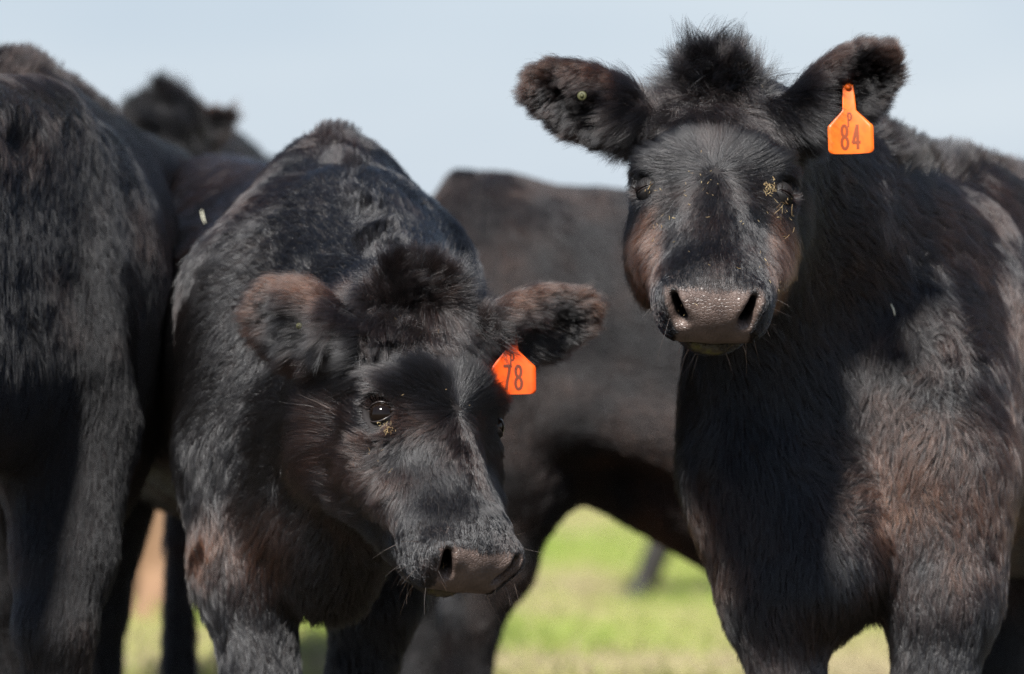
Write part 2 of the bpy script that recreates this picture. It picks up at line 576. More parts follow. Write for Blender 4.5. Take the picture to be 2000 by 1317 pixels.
def strands(name, parent, mat, pos, rad, tint):
    n, K, _ = pos.shape
    hc = bpy.data.hair_curves.new(name)
    hc.add_curves([K] * n)
    hc.attributes['position'].data.foreach_set('vector', pos.astype(np.float32).ravel())
    ra = hc.attributes.get('radius') or hc.attributes.new('radius', 'FLOAT', 'POINT')
    ra.data.foreach_set('value', rad.astype(np.float32).ravel())
    ta = hc.attributes.new('tint', 'FLOAT', 'POINT')
    ta.data.foreach_set('value', tint.astype(np.float32).ravel())
    hc.materials.append(mat)
    o = bpy.data.objects.new(name, hc)
    COL.objects.link(o)
    o['kind'] = 'stuff'
    if parent:
        o.parent = parent
        o.matrix_parent_inverse = Matrix.Translation(-Vector(parent.location))
    return o

def params(B, Vt, N, base, F=None, ears=(), axis=(0, 1, -.3)):
    """what the coat does at each vertex, from the forms that make up the body there"""
    n = len(Vt)
    X, Y, Z = Vt[:, 0], Vt[:, 1], Vt[:, 2]
    W = np.zeros(n); fl = np.zeros((n, 3)); Ln = np.zeros(n); Li = np.zeros(n); Ti = np.zeros(n)
    wh = np.zeros(n); we = [np.zeros(n) for _ in ears]; ei = -1
    seen = 0; last = None
    eg = [E for E in ears]
    for p in B.prims:
        if p.op != 'add':
            continue
        d = p.dist(X, Y, Z)
        w = np.exp(-np.clip(d + 0.01, 0, 1) / 0.018)
        if p.group == 'head':
            wh += w; continue
        if p.group == 'ear':
            continue
        f = p.fur
        v = f.get('flow')
        if v is None:
            v = (p.b - p.a) if p.kind == 'cone' else np.array(axis)
        W += w
        fl += w[:, None] * unit(v)
        Ln += w * f.get('len', base['len']); Li += w * f.get('lift', base['lift']); Ti += w * f.get('tint', 0.0)
    W1 = W + 1e-9
    fl /= W1[:, None]; Ln /= W1; Li /= W1; Ti /= W1
    fl = fl + np.array([0, 0, -.35])
    par = dict(flow=unit_rows(fl), len=Ln, lift=Li, wave=np.full(n, base.get('wave', 1.0)), cell=np.full(n, base.get('cell', .012)),
               dens=np.ones(n), grav=np.full(n, base.get('grav', .25)))
    ns = 0.55 * noise(Vt, .16, base['seed']) + 0.45 * noise(Vt, .06, base['seed'] + 1)
    par['tint'] = np.clip(base.get('brown', .25) + base.get('bvar', .5) * ns + Ti, 0, 1)
    pad = np.zeros(n); dark = np.zeros(n); cud = np.zeros(n)
    if F is not None:
        q = F.loc(Vt); nl = N @ F.R
        h = (wh / (wh + W1)) * sstep(-.34, -.26, q[:, 2])
        h = h * (1 - sstep(.0, .06, -q[:, 1]))
        x, y, z = q.T
        yn = y + .022 * noise(Vt, .045, base['seed'] + 21) + .012 * noise(Vt, .018, base['seed'] + 22) + .25 * np.clip(np.abs(x) - .05, 0, 1)
        wy = base.get('whorl', .215)
        rx, ry = x, y - wy
        rr = np.sqrt(rx * rx + ry * ry) + .006
        side = sstep(.075, .115, np.abs(x))
        lf = np.stack([rx / rr * (1 - .5 * side), ry / rr, -1.0 * side], 1)
        down = sstep(.100, .045, yn)                      # the fringe that hangs from the poll
        lf = lf * (1 - down[:, None]) + down[:, None] * np.stack([x * 7, .8 + 0 * x, -.15 + 0 * x], 1)
        pol = sstep(.035, .0, y) * sstep(.10, .05, np.abs(x))
        lf = lf * (1 - pol[:, None]) + pol[:, None] * np.stack([x * 3, -.9 + 0 * x, .35 + 0 * x], 1)
        jaw = sstep(-.13, -.19, z)
        lf = lf * (1 - jaw[:, None]) + jaw[:, None] * np.stack([x * 2, -.3 + 0 * x, -.7 + 0 * x], 1)
        hl = .012 + .014 * sstep(.30, .16, y) + .016 * down + .022 * pol + .018 * side * sstep(.42, .3, y) + .008 * jaw
        hl = hl * (1 - .62 * sstep(.38, .43, y))
        hli = .22 + .10 * down + .9 * pol + .12 * side
        # bare nose pad, nostrils, mouth
        pn = .006 * noise(Vt, .012, 61)
        pad = sstep(.448, .462, y + pn + .10 * np.clip(z + .05, -1, 0) - .35 * np.clip(z + .022, 0, 1)) * sstep(.076, .064, np.abs(x) + .3 * pn - .35 * np.clip(z + .05, -.03, .04)) * sstep(-.002, -.012, z)
        lat = sstep(.066, .080, np.abs(x))
        pad = np.clip(pad, 0, 1)
        lip = sstep(.425, .445, y) * sstep(-.112, -.120, z)
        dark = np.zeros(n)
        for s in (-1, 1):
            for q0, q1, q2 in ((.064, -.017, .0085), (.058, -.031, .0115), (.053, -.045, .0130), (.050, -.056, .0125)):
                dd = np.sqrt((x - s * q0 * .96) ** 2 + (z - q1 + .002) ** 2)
                dark = np.maximum(dark, sstep(q2 + .002, q2 - .001, dd) * sstep(.476, .464, y + .1 * (z + .03)) * sstep(.42, .43, y))  # shade deep in the nostrils is put into the colour too
            ec = base.get('eyeclear', 1.0)
            de = np.linalg.norm((q - np.array([s * .112, .203, -.047])) / np.array([.028, .029, .024]), axis=1)
            par['dens'] = par['dens'] * (1 - h * sstep(1.12 * ec, .95 * ec, de))
            hl = hl * (1 - .68 * sstep(2.3, 1.1, de)); hli = hli * (1 - .6 * sstep(2.3, 1.2, de))
        cud = sstep(-.100, -.124, z) * sstep(.44, .46, y) * (.25 + .75 * np.clip(noise(Vt, .010, 4) * 2.0 + .1, 0, 1))
        inh = sstep(.40, .43, y)
        par['dens'] = par['dens'] * (1 - h * np.clip(np.maximum(pad * 1.15, lip * .7), 0, 1)) * (1 + .5 * h * (1 - inh) + 1.0 * h * inh)
        pad = np.maximum(pad, dark) * sstep(.40, .42, y)
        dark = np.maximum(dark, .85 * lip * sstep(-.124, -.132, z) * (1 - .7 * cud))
        pad = np.maximum(pad, .8 * lip) * sstep(.54, .52, y) * sstep(-.22, -.18, z) * sstep(.16, .12, np.abs(x))
        for k2, v in (('len', hl * base.get('hscale', 1.0)), ('lift', hli)):
            par[k2] = par[k2] * (1 - h) + v * h
        par['flow'] = par['flow'] * (1 - h[:, None]) + (unit_rows(lf) @ F.R.T) * h[:, None]
        cheek = sstep(.07, .10, np.abs(x)) * sstep(.235, .26, y) * sstep(.42, .36, y) * base.get('cheek', 1.0)
        eyeb = base.get('hbrown', .0) + .12 * noise(Vt, .05, base['seed'] + 8) + .03 * down
        par['tint'] = par['tint'] * (1 - h) + np.clip(eyeb + .68 * cheek * (1 + .6 * noise(Vt, .03, 88)), 0, 1) * h
        par['wave'] = par['wave'] * (1 - h) + h * (base.get('hwave', .45) + .6 * down + .5 * pol - .3 * inh)
        par['grav'] = par['grav'] * (1 - h) + .12 * h
        par['h'] = h
    for E, eb in ears:
        q = E.loc(Vt); x, y, z = q.T
        nl = N @ E.R
        r = np.sqrt((x / .062) ** 2 + ((y - .088) / .096) ** 2)
        m = sstep(.052, .040, np.abs(z)) * sstep(1.35, 1.15, r) * sstep(-.005, .03, y)
        rim = sstep(.62, .9, r) * sstep(-.01, .04, y)
        inner = sstep(.1, .5, nl[:, 2]) * (1 - rim)
        lf = np.stack([x / .062 * (.25 + .62 * rim), .95 - .35 * inner + .6 * (y - .088) / .096 * rim, .12 + .75 * inner + .10 * rim], 1)
        ln = (.018 + .022 * rim + .026 * inner * sstep(.17, .06, y)) * base.get('escale', 1.0)
        lf = unit_rows(lf) @ E.R.T
        tip = sstep(-.3, .6, r * sstep(-.02, .05, (Vt - E.pt((0, .088, 0)))[:, 2]) + .5 * sstep(.12, .18, y)) * rim
        tint = np.clip(eb * (.25 + 1.0 * tip) * (1 - .8 * inner) + .12 * noise(Vt, .03, 77), 0, 1)
        par['flow'] = par['flow'] * (1 - m[:, None]) + lf * m[:, None]
        for k2, v in (('len', ln), ('lift', .45 + .5 * inner), ('tint', tint), ('grav', .40 + .25 * inner)):
            par[k2] = par[k2] * (1 - m) + v * m
        par['wave'] = par['wave'] * (1 - m) + .7 * m
        par['dens'] = par['dens'] * (1 + .6 * rim * m)
        par['ear'] = np.maximum(par.get('ear', np.zeros(n)), m)
    px = 1000 + X * PXR / Y; py = 658.5 - (Z - CAM_Z) * PXR / Y
    rag = 1 + .5 * noise(Vt, .05, base['seed'] + 31)
    for (sx, sy, sr, am) in base.get('spots', ()):
        g = np.exp(-(((px - sx) ** 2 + (py - sy) ** 2) / (2.0 * (sr * rag) ** 2)))
        par['tint'] = np.clip(par['tint'] + am * g * (.8 + .5 * ns), 0, 1)
    par['pad'] = pad; par['dark'] = dark; par['cud'] = cud
    return par

def ridge(Vt, pts, r, taper=True):
    """weight of the vertices near a line along the crest or the back"""
    pts = [np.asarray(p, float) for p in pts]
    best = np.full(len(Vt), 9.0)
    for a, b in zip(pts[:-1], pts[1:]):
        t = np.clip(((Vt - a) @ (b - a)) / ((b - a) @ (b - a)), 0, 1)
        best = np.minimum(best, np.linalg.norm(Vt - a - t[:, None] * (b - a), axis=1))
    return sstep(r, r * .35, best)
# ------------------------------------------------------------------ heifer 84
def build84():
    B = Body(None)
    F = Frame(P(1400, 162, 10.92), (-.030, -.70, -.72), (0.02, -.72, .70), 1.08)
    head(B, F)
    EL = Frame(P(1240, 236, 10.93), P(1052, 158, 10.95) - P(1240, 236, 10.93), (-.15, -.90, -.38), 1.0)
    ER = Frame(P(1568, 224, 10.93), P(1720, 126, 10.95) - P(1568, 224, 10.93), (.1, -.90, -.42), 1.0)
    ear(B, EL, 'ear', .88); ear(B, ER, 'ear', .88)
    # neck
    B.cone(P(1440, 320, 11.08), P(1700, 570, 11.52), .13, .20, k=.10)
    B.cone(P(1610, 410, 11.38), P(1830, 570, 11.72), .11, .16, k=.12)
    B.cone(P(1480, 280, 11.10), P(1860, 425, 11.95), .08, .085, k=.10)
    B.cone(P(1430, 430, 11.05), P(1530, 880, 11.42), .08, .15, k=.12)
    B.cone(P(1460, 600, 11.22), P(1600, 1080, 11.32), .045, .075, k=.12)
    # trunk
    B.ell(P(1680, 800, 11.66), (.28, .45, .39), k=.12)
    B.cone(P(1750, 770, 11.81), P(2230, 770, 13.21), .34, .37, k=.12)
    B.cone(P(1880, 430, 11.91), P(2250, 460, 13.21), .075, .12, k=.15)
    # shoulder blade, point of shoulder, brisket
    B.cone(P(1890, 470, 11.66), P(1850, 800, 11.41), .07, .12, k=.06)
    B.ell(P(1600, 1060, 11.26), (.15, .16, .15), k=.10)
    B.ell(P(1485, 860, 11.31), (.13, .16, .22), k=.10)
    B.ell(P(1810, 840, 11.36), (.14, .18, .25), k=.08)
    B.cone(P(1465, 800, 11.22), P(1590, 1130, 11.16), .035, .072, k=.06)
    B.ell(P(1596, 1140, 11.22), (.085, .11, .095), k=.07)
    # forelegs
    B.cone(P(1480, 930, 11.26), P(1510, 1170, 11.21), .12, .085, k=.08)
    B.cone(P(1510, 1150, 11.21), P(1560, 1440, 11.16), .082, .058, k=.05)
    B.cone(P(1560, 1440, 11.16), P(1580, 1640, 11.16), .055, .045, k=.04)
    B.cone(P(1840, 930, 11.31), P(1840, 1160, 11.26), .14, .105, k=.06)
    B.cone(P(1840, 1150, 11.26), P(1815, 1440, 11.21), .095, .060, k=.04)
    B.cone(P(1815, 1440, 11.21), P(1815, 1640, 11.21), .055, .045, k=.04)
    # off hind leg
    B.cone(P(1985, 1000, 13.11), P(1950, 1280, 13.11), .14, .062, k=.06)
    B.cone(P(1950, 1280, 13.11), P(1940, 1510, 13.16), .060, .048, k=.04)
    B.fine = [(np.array([F.o[0] - .19, 10.40, F.o[2] - .47]), np.array([F.o[0] + .17, 11.02, F.o[2] + .08]))]
    return B, F, EL, ER

def build78():
    B = Body(None)
    F = Frame(P(834, 578, 10.86), (.105, -.235, -.42), (.58, -.80, .35), 1.09)
    head(B, F)
    EL = Frame(P(678, 660, 10.83), P(530, 612, 10.90) - P(678, 660, 10.83), (-.30, -.88, -.25), 1.0)
    ER = Frame(P(945, 660, 10.93), P(1120, 610, 10.95) - P(945, 660, 10.93), (.3, -.8, -.45), 1.0)
    ear(B, EL, 'ear'); ear(B, ER, 'ear', .9)
    # neck
    B.cone(P(780, 680, 11.0), P(680, 540, 11.45), .13, .19, k=.10)
    B.cone(P(770, 640, 11.0), P(650, 366, 11.70), .10, .068, k=.10)
    B.cone(P(650, 378, 11.70), P(490, 570, 11.52), .065, .12, k=.12)
    B.cone(P(660, 378, 11.70), P(810, 545, 11.52), .060, .10, k=.12)
    B.cone(P(740, 840, 11.0), P(620, 880, 11.45), .12, .20, k=.12)
    B.cone(P(740, 960, 11.05), P(650, 1140, 11.25), .06, .07, k=.08)
    # trunk
    B.ell(P(640, 720, 11.75), (.26, .40, .37), k=.10)
    B.cone(P(620, 700, 11.9), P(425, 690, 13.0), .30, .34, k=.10)
    B.cone(P(630, 430, 11.9), P(430, 445, 13.1), .06, .15, k=.10)
    B.ell(P(500, 760, 11.45), (.13, .16, .26), k=.10)
    B.ell(P(790, 760, 11.5), (.13, .16, .24), k=.10)
    B.ell(P(610, 1020, 11.3), (.12, .14, .11), k=.10)
    # forelegs
    B.cone(P(475, 900, 11.4), P(478, 1120, 11.35), .11, .088, k=.08)
    B.cone(P(478, 1110, 11.35), P(525, 1400, 11.3), .085, .060, k=.05)
    B.cone(P(525, 1400, 11.3), P(540, 1610, 11.3), .055, .045, k=.04)
    B.cone(P(770, 900, 11.7), P(735, 1150, 11.7), .12, .085, k=.08)
    B.cone(P(735, 1150, 11.7), P(690, 1400, 11.7), .075, .058, k=.05)
    B.cone(P(690, 1400, 11.7), P(690, 1580, 11.7), .052, .045, k=.04)
    # tail
    B.cone(P(372, 700, 13.45), P(345, 1050, 13.5), .035, .024, k=.05)
    B.cone(P(345, 1050, 13.5), P(322, 1400, 13.5), .022, .014, k=.02)
    B.cone(P(354, 1040, 13.5), P(372, 1400, 13.5), .020, .018, k=.01)
    B.fine = [(np.array([F.o[0] - .26, 10.3, F.o[2] - .56]), np.array([F.o[0] + .32, 11.0, F.o[2] + .08]))]
    return B, F, EL, ER

def buildleft():
    B = Body(None)
    # neck, carried out of the picture
    B.cone(P(80, 560, 11.62), P(-180, 570, 11.05), .33, .30, k=.10, flat=((.9, -.45, 0), .42), fur=dict(flow=(-1, -.1, -.35)))
    B.cone(P(40, 720, 11.5), P(-160, 740, 11.05), .11, .10, k=.12, fur=dict(flow=(-1, -.1, -.5), len=.045))
    B.cone(P(60, 270, 11.6), P(-160, 260, 11.1), .10, .09, k=.08, fur=dict(flow=(-1, .0, -.2)))
    B.cone(P(100, 330, 11.65), P(120, 700, 11.5), .09, .10, k=.05)
    B.ell(P(50, 266, 11.262), (.046, .055, .028), k=.04, op='cut')
    # trunk
    B.ell(P(120, 640, 12.1), (.21, .5, .45), k=.12)
    B.cone(P(130, 640, 12.2), P(250, 640, 13.4), .20, .28, k=.12)
    B.ell(P(215, 480, 12.4), (.12, .4, .22), k=.10)
    B.cone(P(20, 210, 12.0), P(150, 330, 12.6), .10, .12, k=.06)
    B.cone(P(170, 340, 12.6), P(300, 400, 13.4), .12, .13, k=.06)
    B.ell(P(120, 700, 11.6), (.11, .16, .28), k=.08)
    # legs
    B.cone(P(140, 850, 11.55), P(125, 1080, 11.45), .12, .09, k=.08)
    B.cone(P(125, 1080, 11.45), P(108, 1215, 11.4), .082, .070, k=.05)
    B.cone(P(108, 1215, 11.4), P(115, 1550, 11.45), .066, .048, k=.04)
    B.cone(P(0, 900, 11.95), P(5, 1150, 11.95), .12, .065, k=.08)
    B.cone(P(5, 1150, 11.95), P(45, 1520, 12.0), .062, .045, k=.04)
    B.cone(P(205, 900, 13.1), P(190, 1180, 13.1), .13, .06, k=.08)
    B.cone(P(190, 1180, 13.1), P(185, 1490, 13.1), .055, .048, k=.04)
    return B

def buildmid():
    B = Body(None)
    y = 14.0
    B.cone(P(1000, 600, y), P(1400, 690, y), .25, .29, k=.15)
    B.cone(P(915, 425, y), P(1180, 465, y), .06, .065, k=.12)
    B.cone(P(1180, 465, y), P(1600, 510, y), .065, .08, k=.12)
    B.ell(P(960, 560, y), (.13, .22, .22), k=.12)
    B.cone(P(1150, 785, y), P(1600, 960, y), .20, .28, k=.15)
    B.cone(P(1000, 640, y - .12), P(1010, 880, y - .12), .20, .15, k=.10)
    B.cone(P(1010, 880, y - .12), P(965, 1100, y - .12), .14, .085, k=.08)
    B.cone(P(965, 1100, y - .12), P(920, 1200, y - .12), .08, .065, k=.05)
    B.cone(P(920, 1200, y - .12), P(910, 1430, y - .12), .058, .050, k=.05)
    B.cone(P(880, 900, y + .25), P(830, 1120, y + .25), .14, .08, k=.08)
    B.cone(P(830, 1120, y + .25), P(820, 1400, y + .25), .07, .050, k=.05)
    B.ell(P(898, 356, y), (.016, .03, .022), k=.05)
    B.ell(P(1195, 925, y - .30), (.10, .10, .045), k=.10, op='cut')
    B.cone(P(1120, 800, y - .24), P(1310, 860, y - .24), .06, .05, k=.10)
    B.ell(P(1060, 470, y - .10), (.07, .12, .05), k=.10)
    return B

# ------------------------------------------------------------------ eyes
def sphere(c, r, nu=24, nv=16):
    vs = []; fs = []
    for j in range(nv + 1):
        b = math.pi * j / nv
        for i in range(nu):
            a = 2 * math.pi * i / nu
            vs.append((c[0] + r * math.sin(b) * math.cos(a), c[1] + r * math.sin(b) * math.sin(a), c[2] + r * math.cos(b)))
    for j in range(nv):
        for i in range(nu):
            fs.append((j * nu + i, (j + 1) * nu + i, (j + 1) * nu + (i + 1) % nu, j * nu + (i + 1) % nu))
    return vs, fs

def eye(parent, F, s, up_edge, low_edge, mats, seed):
    c = F.pt((s * .1045, .204, -.051)); r = .0232
    o = unit(F.vec((s * .84, .05, .54))); u = F.vec((-s * 0.05, -1, .12)); u = unit(u - o * (u @ o)); w = np.cross(o, u)
    vs, fs = sphere(c, r)
    mesh_object('eyeball', vs, fs, mats['eye'], parent)
    for nm, edge, sg in (('upper_eyelid', up_edge, 1), ('lower_eyelid', low_edge, -1)):
        vs = []; fs = []; NA, NB = 25, 9
        line = []
        for i in range(NA):
            a = math.radians(-84 + 168 * i / (NA - 1))
            e = math.radians(edge) * (math.cos(a * 1.02) ** .75 if math.cos(a * 1.02) > 0 else 0)
            for j in range(NB):
                b = e + (math.radians(88 * sg) - e) * j / (NB - 1)
                rr = r * (1.055 + .04 * math.sin(min(1, j / 3) * math.pi) + .02 * j / NB)
                p = c + rr * (math.cos(b) * math.cos(a) * o + math.cos(b) * math.sin(a) * w + math.sin(b) * u)
                vs.append(p)
                if j == 0:
                    line.append(c + r * 1.06 * (math.cos(b) * math.cos(a) * o + math.cos(b) * math.sin(a) * w + math.sin(b) * u))
        for i in range(NA - 1):
            for j in range(NB - 1):
                fs.append((i * NB + j, (i + 1) * NB + j, (i + 1) * NB + j + 1, i * NB + j + 1))
        lid = mesh_object(nm, vs, fs, mats['lid'], parent)
        tv, tf = tube(line, [.0006 + .0011 * math.sin(math.pi * i / (NA - 1)) for i in range(NA)], 6)
        mesh_object('lid_rim', tv, tf, mats['lidrim'], lid)
        if sg == 1:
            rng = np.random.default_rng(seed)
            n = 90; k = rng.integers(3, NA - 3, n)
            p0 = np.array(line)[k] + rng.normal(size=(n, 3)) * .0012
            out = unit_rows(p0 - c)
            pos = np.zeros((n, 5, 3)); pos[:, 0] = p0
            L = .014 + .010 * rng.random(n)
            for q in range(1, 5):
                d = out + u * (-.55 + .3 * q) + w * ((k / NA - .5) * 1.2)[:, None] + rng.normal(size=(n, 3)) * .08
                pos[:, q] = pos[:, q - 1] + unit_rows(d) * (L / 4)[:, None]
            strands('eyelashes', parent, mats['hair'], pos, np.full((n, 5), .0003) * np.linspace(1, .3, 5), np.zeros((n, 5)) + .1)

def whiskers(parent, F, Vt, N, mat, n, seed):
    rng = np.random.default_rng(seed)
    q = F.loc(Vt)
    m = (q[:, 1] > .40) & (np.abs(q[:, 0]) > .05) & (q[:, 2] < -.03) & (q[:, 1] < .49)
    m |= (q[:, 1] > .41) & (q[:, 2] < -.13)
    idx = rng.choice(np.nonzero(m)[0], n)
    pos = np.zeros((n, 6, 3)); pos[:, 0] = Vt[idx]
    L = .02 + .04 * rng.random(n) ** 1.5
    dv = F.vec((0, .25, -.1)); rr = rng.normal(size=(n, 3)) * .22
    for k in range(1, 6):
        pos[:, k] = pos[:, k - 1] + unit_rows(N[idx] + dv + rr * (.5 + .25 * k) + np.array([0, 0, -.06 * k])) * (L / 5)[:, None]
    strands('whiskers', parent, mat, pos, np.full((n, 6), .00026) * np.linspace(1, .3, 6), rng.random((n, 1)) * np.ones((n, 6)))

def crumbs(parent, mat, Vt, N, spots, seed, name='hay_crumbs'):
    """bits of hay caught in the hair round given places; spot = (px, py, spread px, count, length)"""
    rng = np.random.default_rng(seed)
    px = 1000 + Vt[:, 0] * PXR / Vt[:, 1]; py = 658.5 - (Vt[:, 2] - CAM_Z) * PXR / Vt[:, 1]
    P_ = []; R_ = []
    for (sx, sy, sp, n, ln) in spots:
        w = np.exp(-((px - sx) ** 2 + (py - sy) ** 2) / (2 * sp * sp)) * (N[:, 1] < -.05)
        if w.sum() < 1e-6:
            continue
        idx = rng.choice(len(Vt), n, p=w / w.sum())
        p0 = Vt[idx] + N[idx] * (.006 + .010 * rng.random(n))[:, None] + rng.normal(size=(n, 3)) * .002
        d = rng.normal(size=(n, 3)) + np.array([0, 0, -.5]); d -= N[idx] * (d * N[idx]).sum(1, keepdims=True) * .9
        d = unit_rows(d); b = rng.normal(size=(n, 3)) * .35
        L = ln * (.4 + rng.random(n))
        t = np.linspace(-.5, .5, 4)
        P_.append(p0[:, None, :] + d[:, None, :] * (L[:, None] * t[None, :])[:, :, None] + b[:, None, :] * (L[:, None] * (t[None, :] ** 2 - .1))[:, :, None])
        R_.append((.00028 + .0004 * rng.random(n) ** 3)[:, None] * np.array([.7, 1, 1, .6])[None, :])
    pos = np.concatenate(P_); rad = np.concatenate(R_)
    strands(name, parent, mat, pos, rad, np.random.default_rng(seed + 1).random((len(pos), 1)) * np.ones((1, 4)))

def straw_mat():
    m, nt, out = new_mat('straw')
    a = nt.nodes.new('ShaderNodeAttribute'); a.attribute_name = 'tint'
    rp = nt.nodes.new('ShaderNodeValToRGB')
    rp.color_ramp.elements[0].color = (.11, .060, .018, 1); rp.color_ramp.elements[1].color = (.36, .27, .13, 1)
    b = node(nt, 'ShaderNodeBsdfPrincipled', Roughness=.55)
    nt.links.new(a.outputs['Fac'], rp.inputs['Fac']); nt.links.new(rp.outputs[0], b.inputs['Base Color'])
    nt.links.new(b.outputs[0], out.inputs['Surface'])
    return m

SKIN = body_mat('skin')
COAT = hair_mat('coat_hair', (.0030, .0031, .0037), (.072, .027, .0125), rough=.30, radial=.50)
COAT_SOFT = hair_mat('soft_coat_hair', (.0030, .0031, .0037), (.060, .024, .012), rough=.42, radial=.6, ior=1.46)
TAN_COAT = simple_mat('tan_coat', (.20, .12, .070), .8, .2, bump=(30, .3, .01))
STRAW = straw_mat()
LID = simple_mat('lid_skin', (.006, .005, .005), .6, .35, bump=(400, .4, .001))
LIDRIM = simple_mat('lid_rim_skin', (.022, .017, .016), .35, .5)
EYE = simple_mat('eye_dark', (.005, .003, .002), .07, .30)
EYEMATS = dict(eye=EYE, lid=LID, lidrim=LIDRIM, hair=COAT)

def finish_cow(name, label, B, base, F=None, ears=(), coarse=.014, fine=.004, n_coat=450000, n_head=230000, n_ear=110000,
               radius=.00034, crest=None, axis=(0, 1, -.3), group='black cattle standing in the pasture', mat=None, hair=None):
    hair = hair or COAT
    Vt, Q = B.mesh(coarse=coarse, fine=fine)
    Vt = smooth_verts(Vt, Q, 1)
    N = vert_normals(Vt, Q)
    c = Vt.mean(0)
    root = empty(name, (c[0], c[1], 0.0), label, 'cow', group)
    par = params(B, Vt, N, base, F, ears, axis)
    mesh_object('body', Vt, Q, mat or SKIN, root, True, dict(pad=par['pad'], dark=par['dark'], cud=par['cud']))
    h = par.get('h', np.zeros(len(Vt))); em = par.get('ear', np.zeros(len(Vt)))
    sd = base['seed']
    if n_coat and not PREVIEW == 'clay':
        grow('coat', root, hair, Vt, Q, N, par, n_coat, radius=radius, seed=sd, mask=(1 - h) * (1 - em), clump=base.get('clump', (.35, .6)))
        if F is not None:
            ph = dict(par); ph['cell'] = np.full(len(Vt), .0055)
            grow('head_hair', root, hair, Vt, Q, N, ph, n_head, radius=.00022, seed=sd + 100, mask=h * (1 - em), clump=(.3, .45))
            pe = dict(par); pe['cell'] = np.full(len(Vt), .007)
            grow('ear_hair', root, hair, Vt, Q, N, pe, n_ear, radius=.00019, seed=sd + 200, mask=em, clump=(.2, .6), lenvar=.85, frizz=.07)
        if crest:
            for k, cr in enumerate(crest):
                w = ridge(Vt, cr['pts'], cr['r'])
                if F is not None and not cr.get('head'):
                    w = w * (1 - h)
                pc = dict(par)
                one = np.ones(len(Vt))
                if cr.get('splay'):
                    pc['flow'] = pc['flow'] + (Vt - np.mean(cr['pts'], 0)) * cr['splay']
                pc['flow'] = np.tile(np.array(cr['flow'], float), (len(Vt), 1)) + noise3(Vt, .05, sd + 40 + k) * cr.get('mess', .7)
                pc['len'] = one * cr['len'] * (.45 + .55 * w); pc['lift'] = one * cr['lift']; pc['cell'] = one * cr.get('cell', .010)
                pc['wave'] = one * cr.get('wave', 1.2); pc['grav'] = one * cr.get('grav', .1); pc['dens'] = one
                pc['tint'] = np.clip(par['tint'] * .6 + cr.get('tint', .0), 0, 1)
                grow(cr['name'], root, hair, Vt, Q, N, pc, cr['n'], K=8, radius=cr.get('rad', .00028), seed=sd + 300 + k, mask=w, clump=cr.get('clump', (.35, .6)), frizz=.10, free=cr.get('free', True))
    return root, Vt, Q, N, par

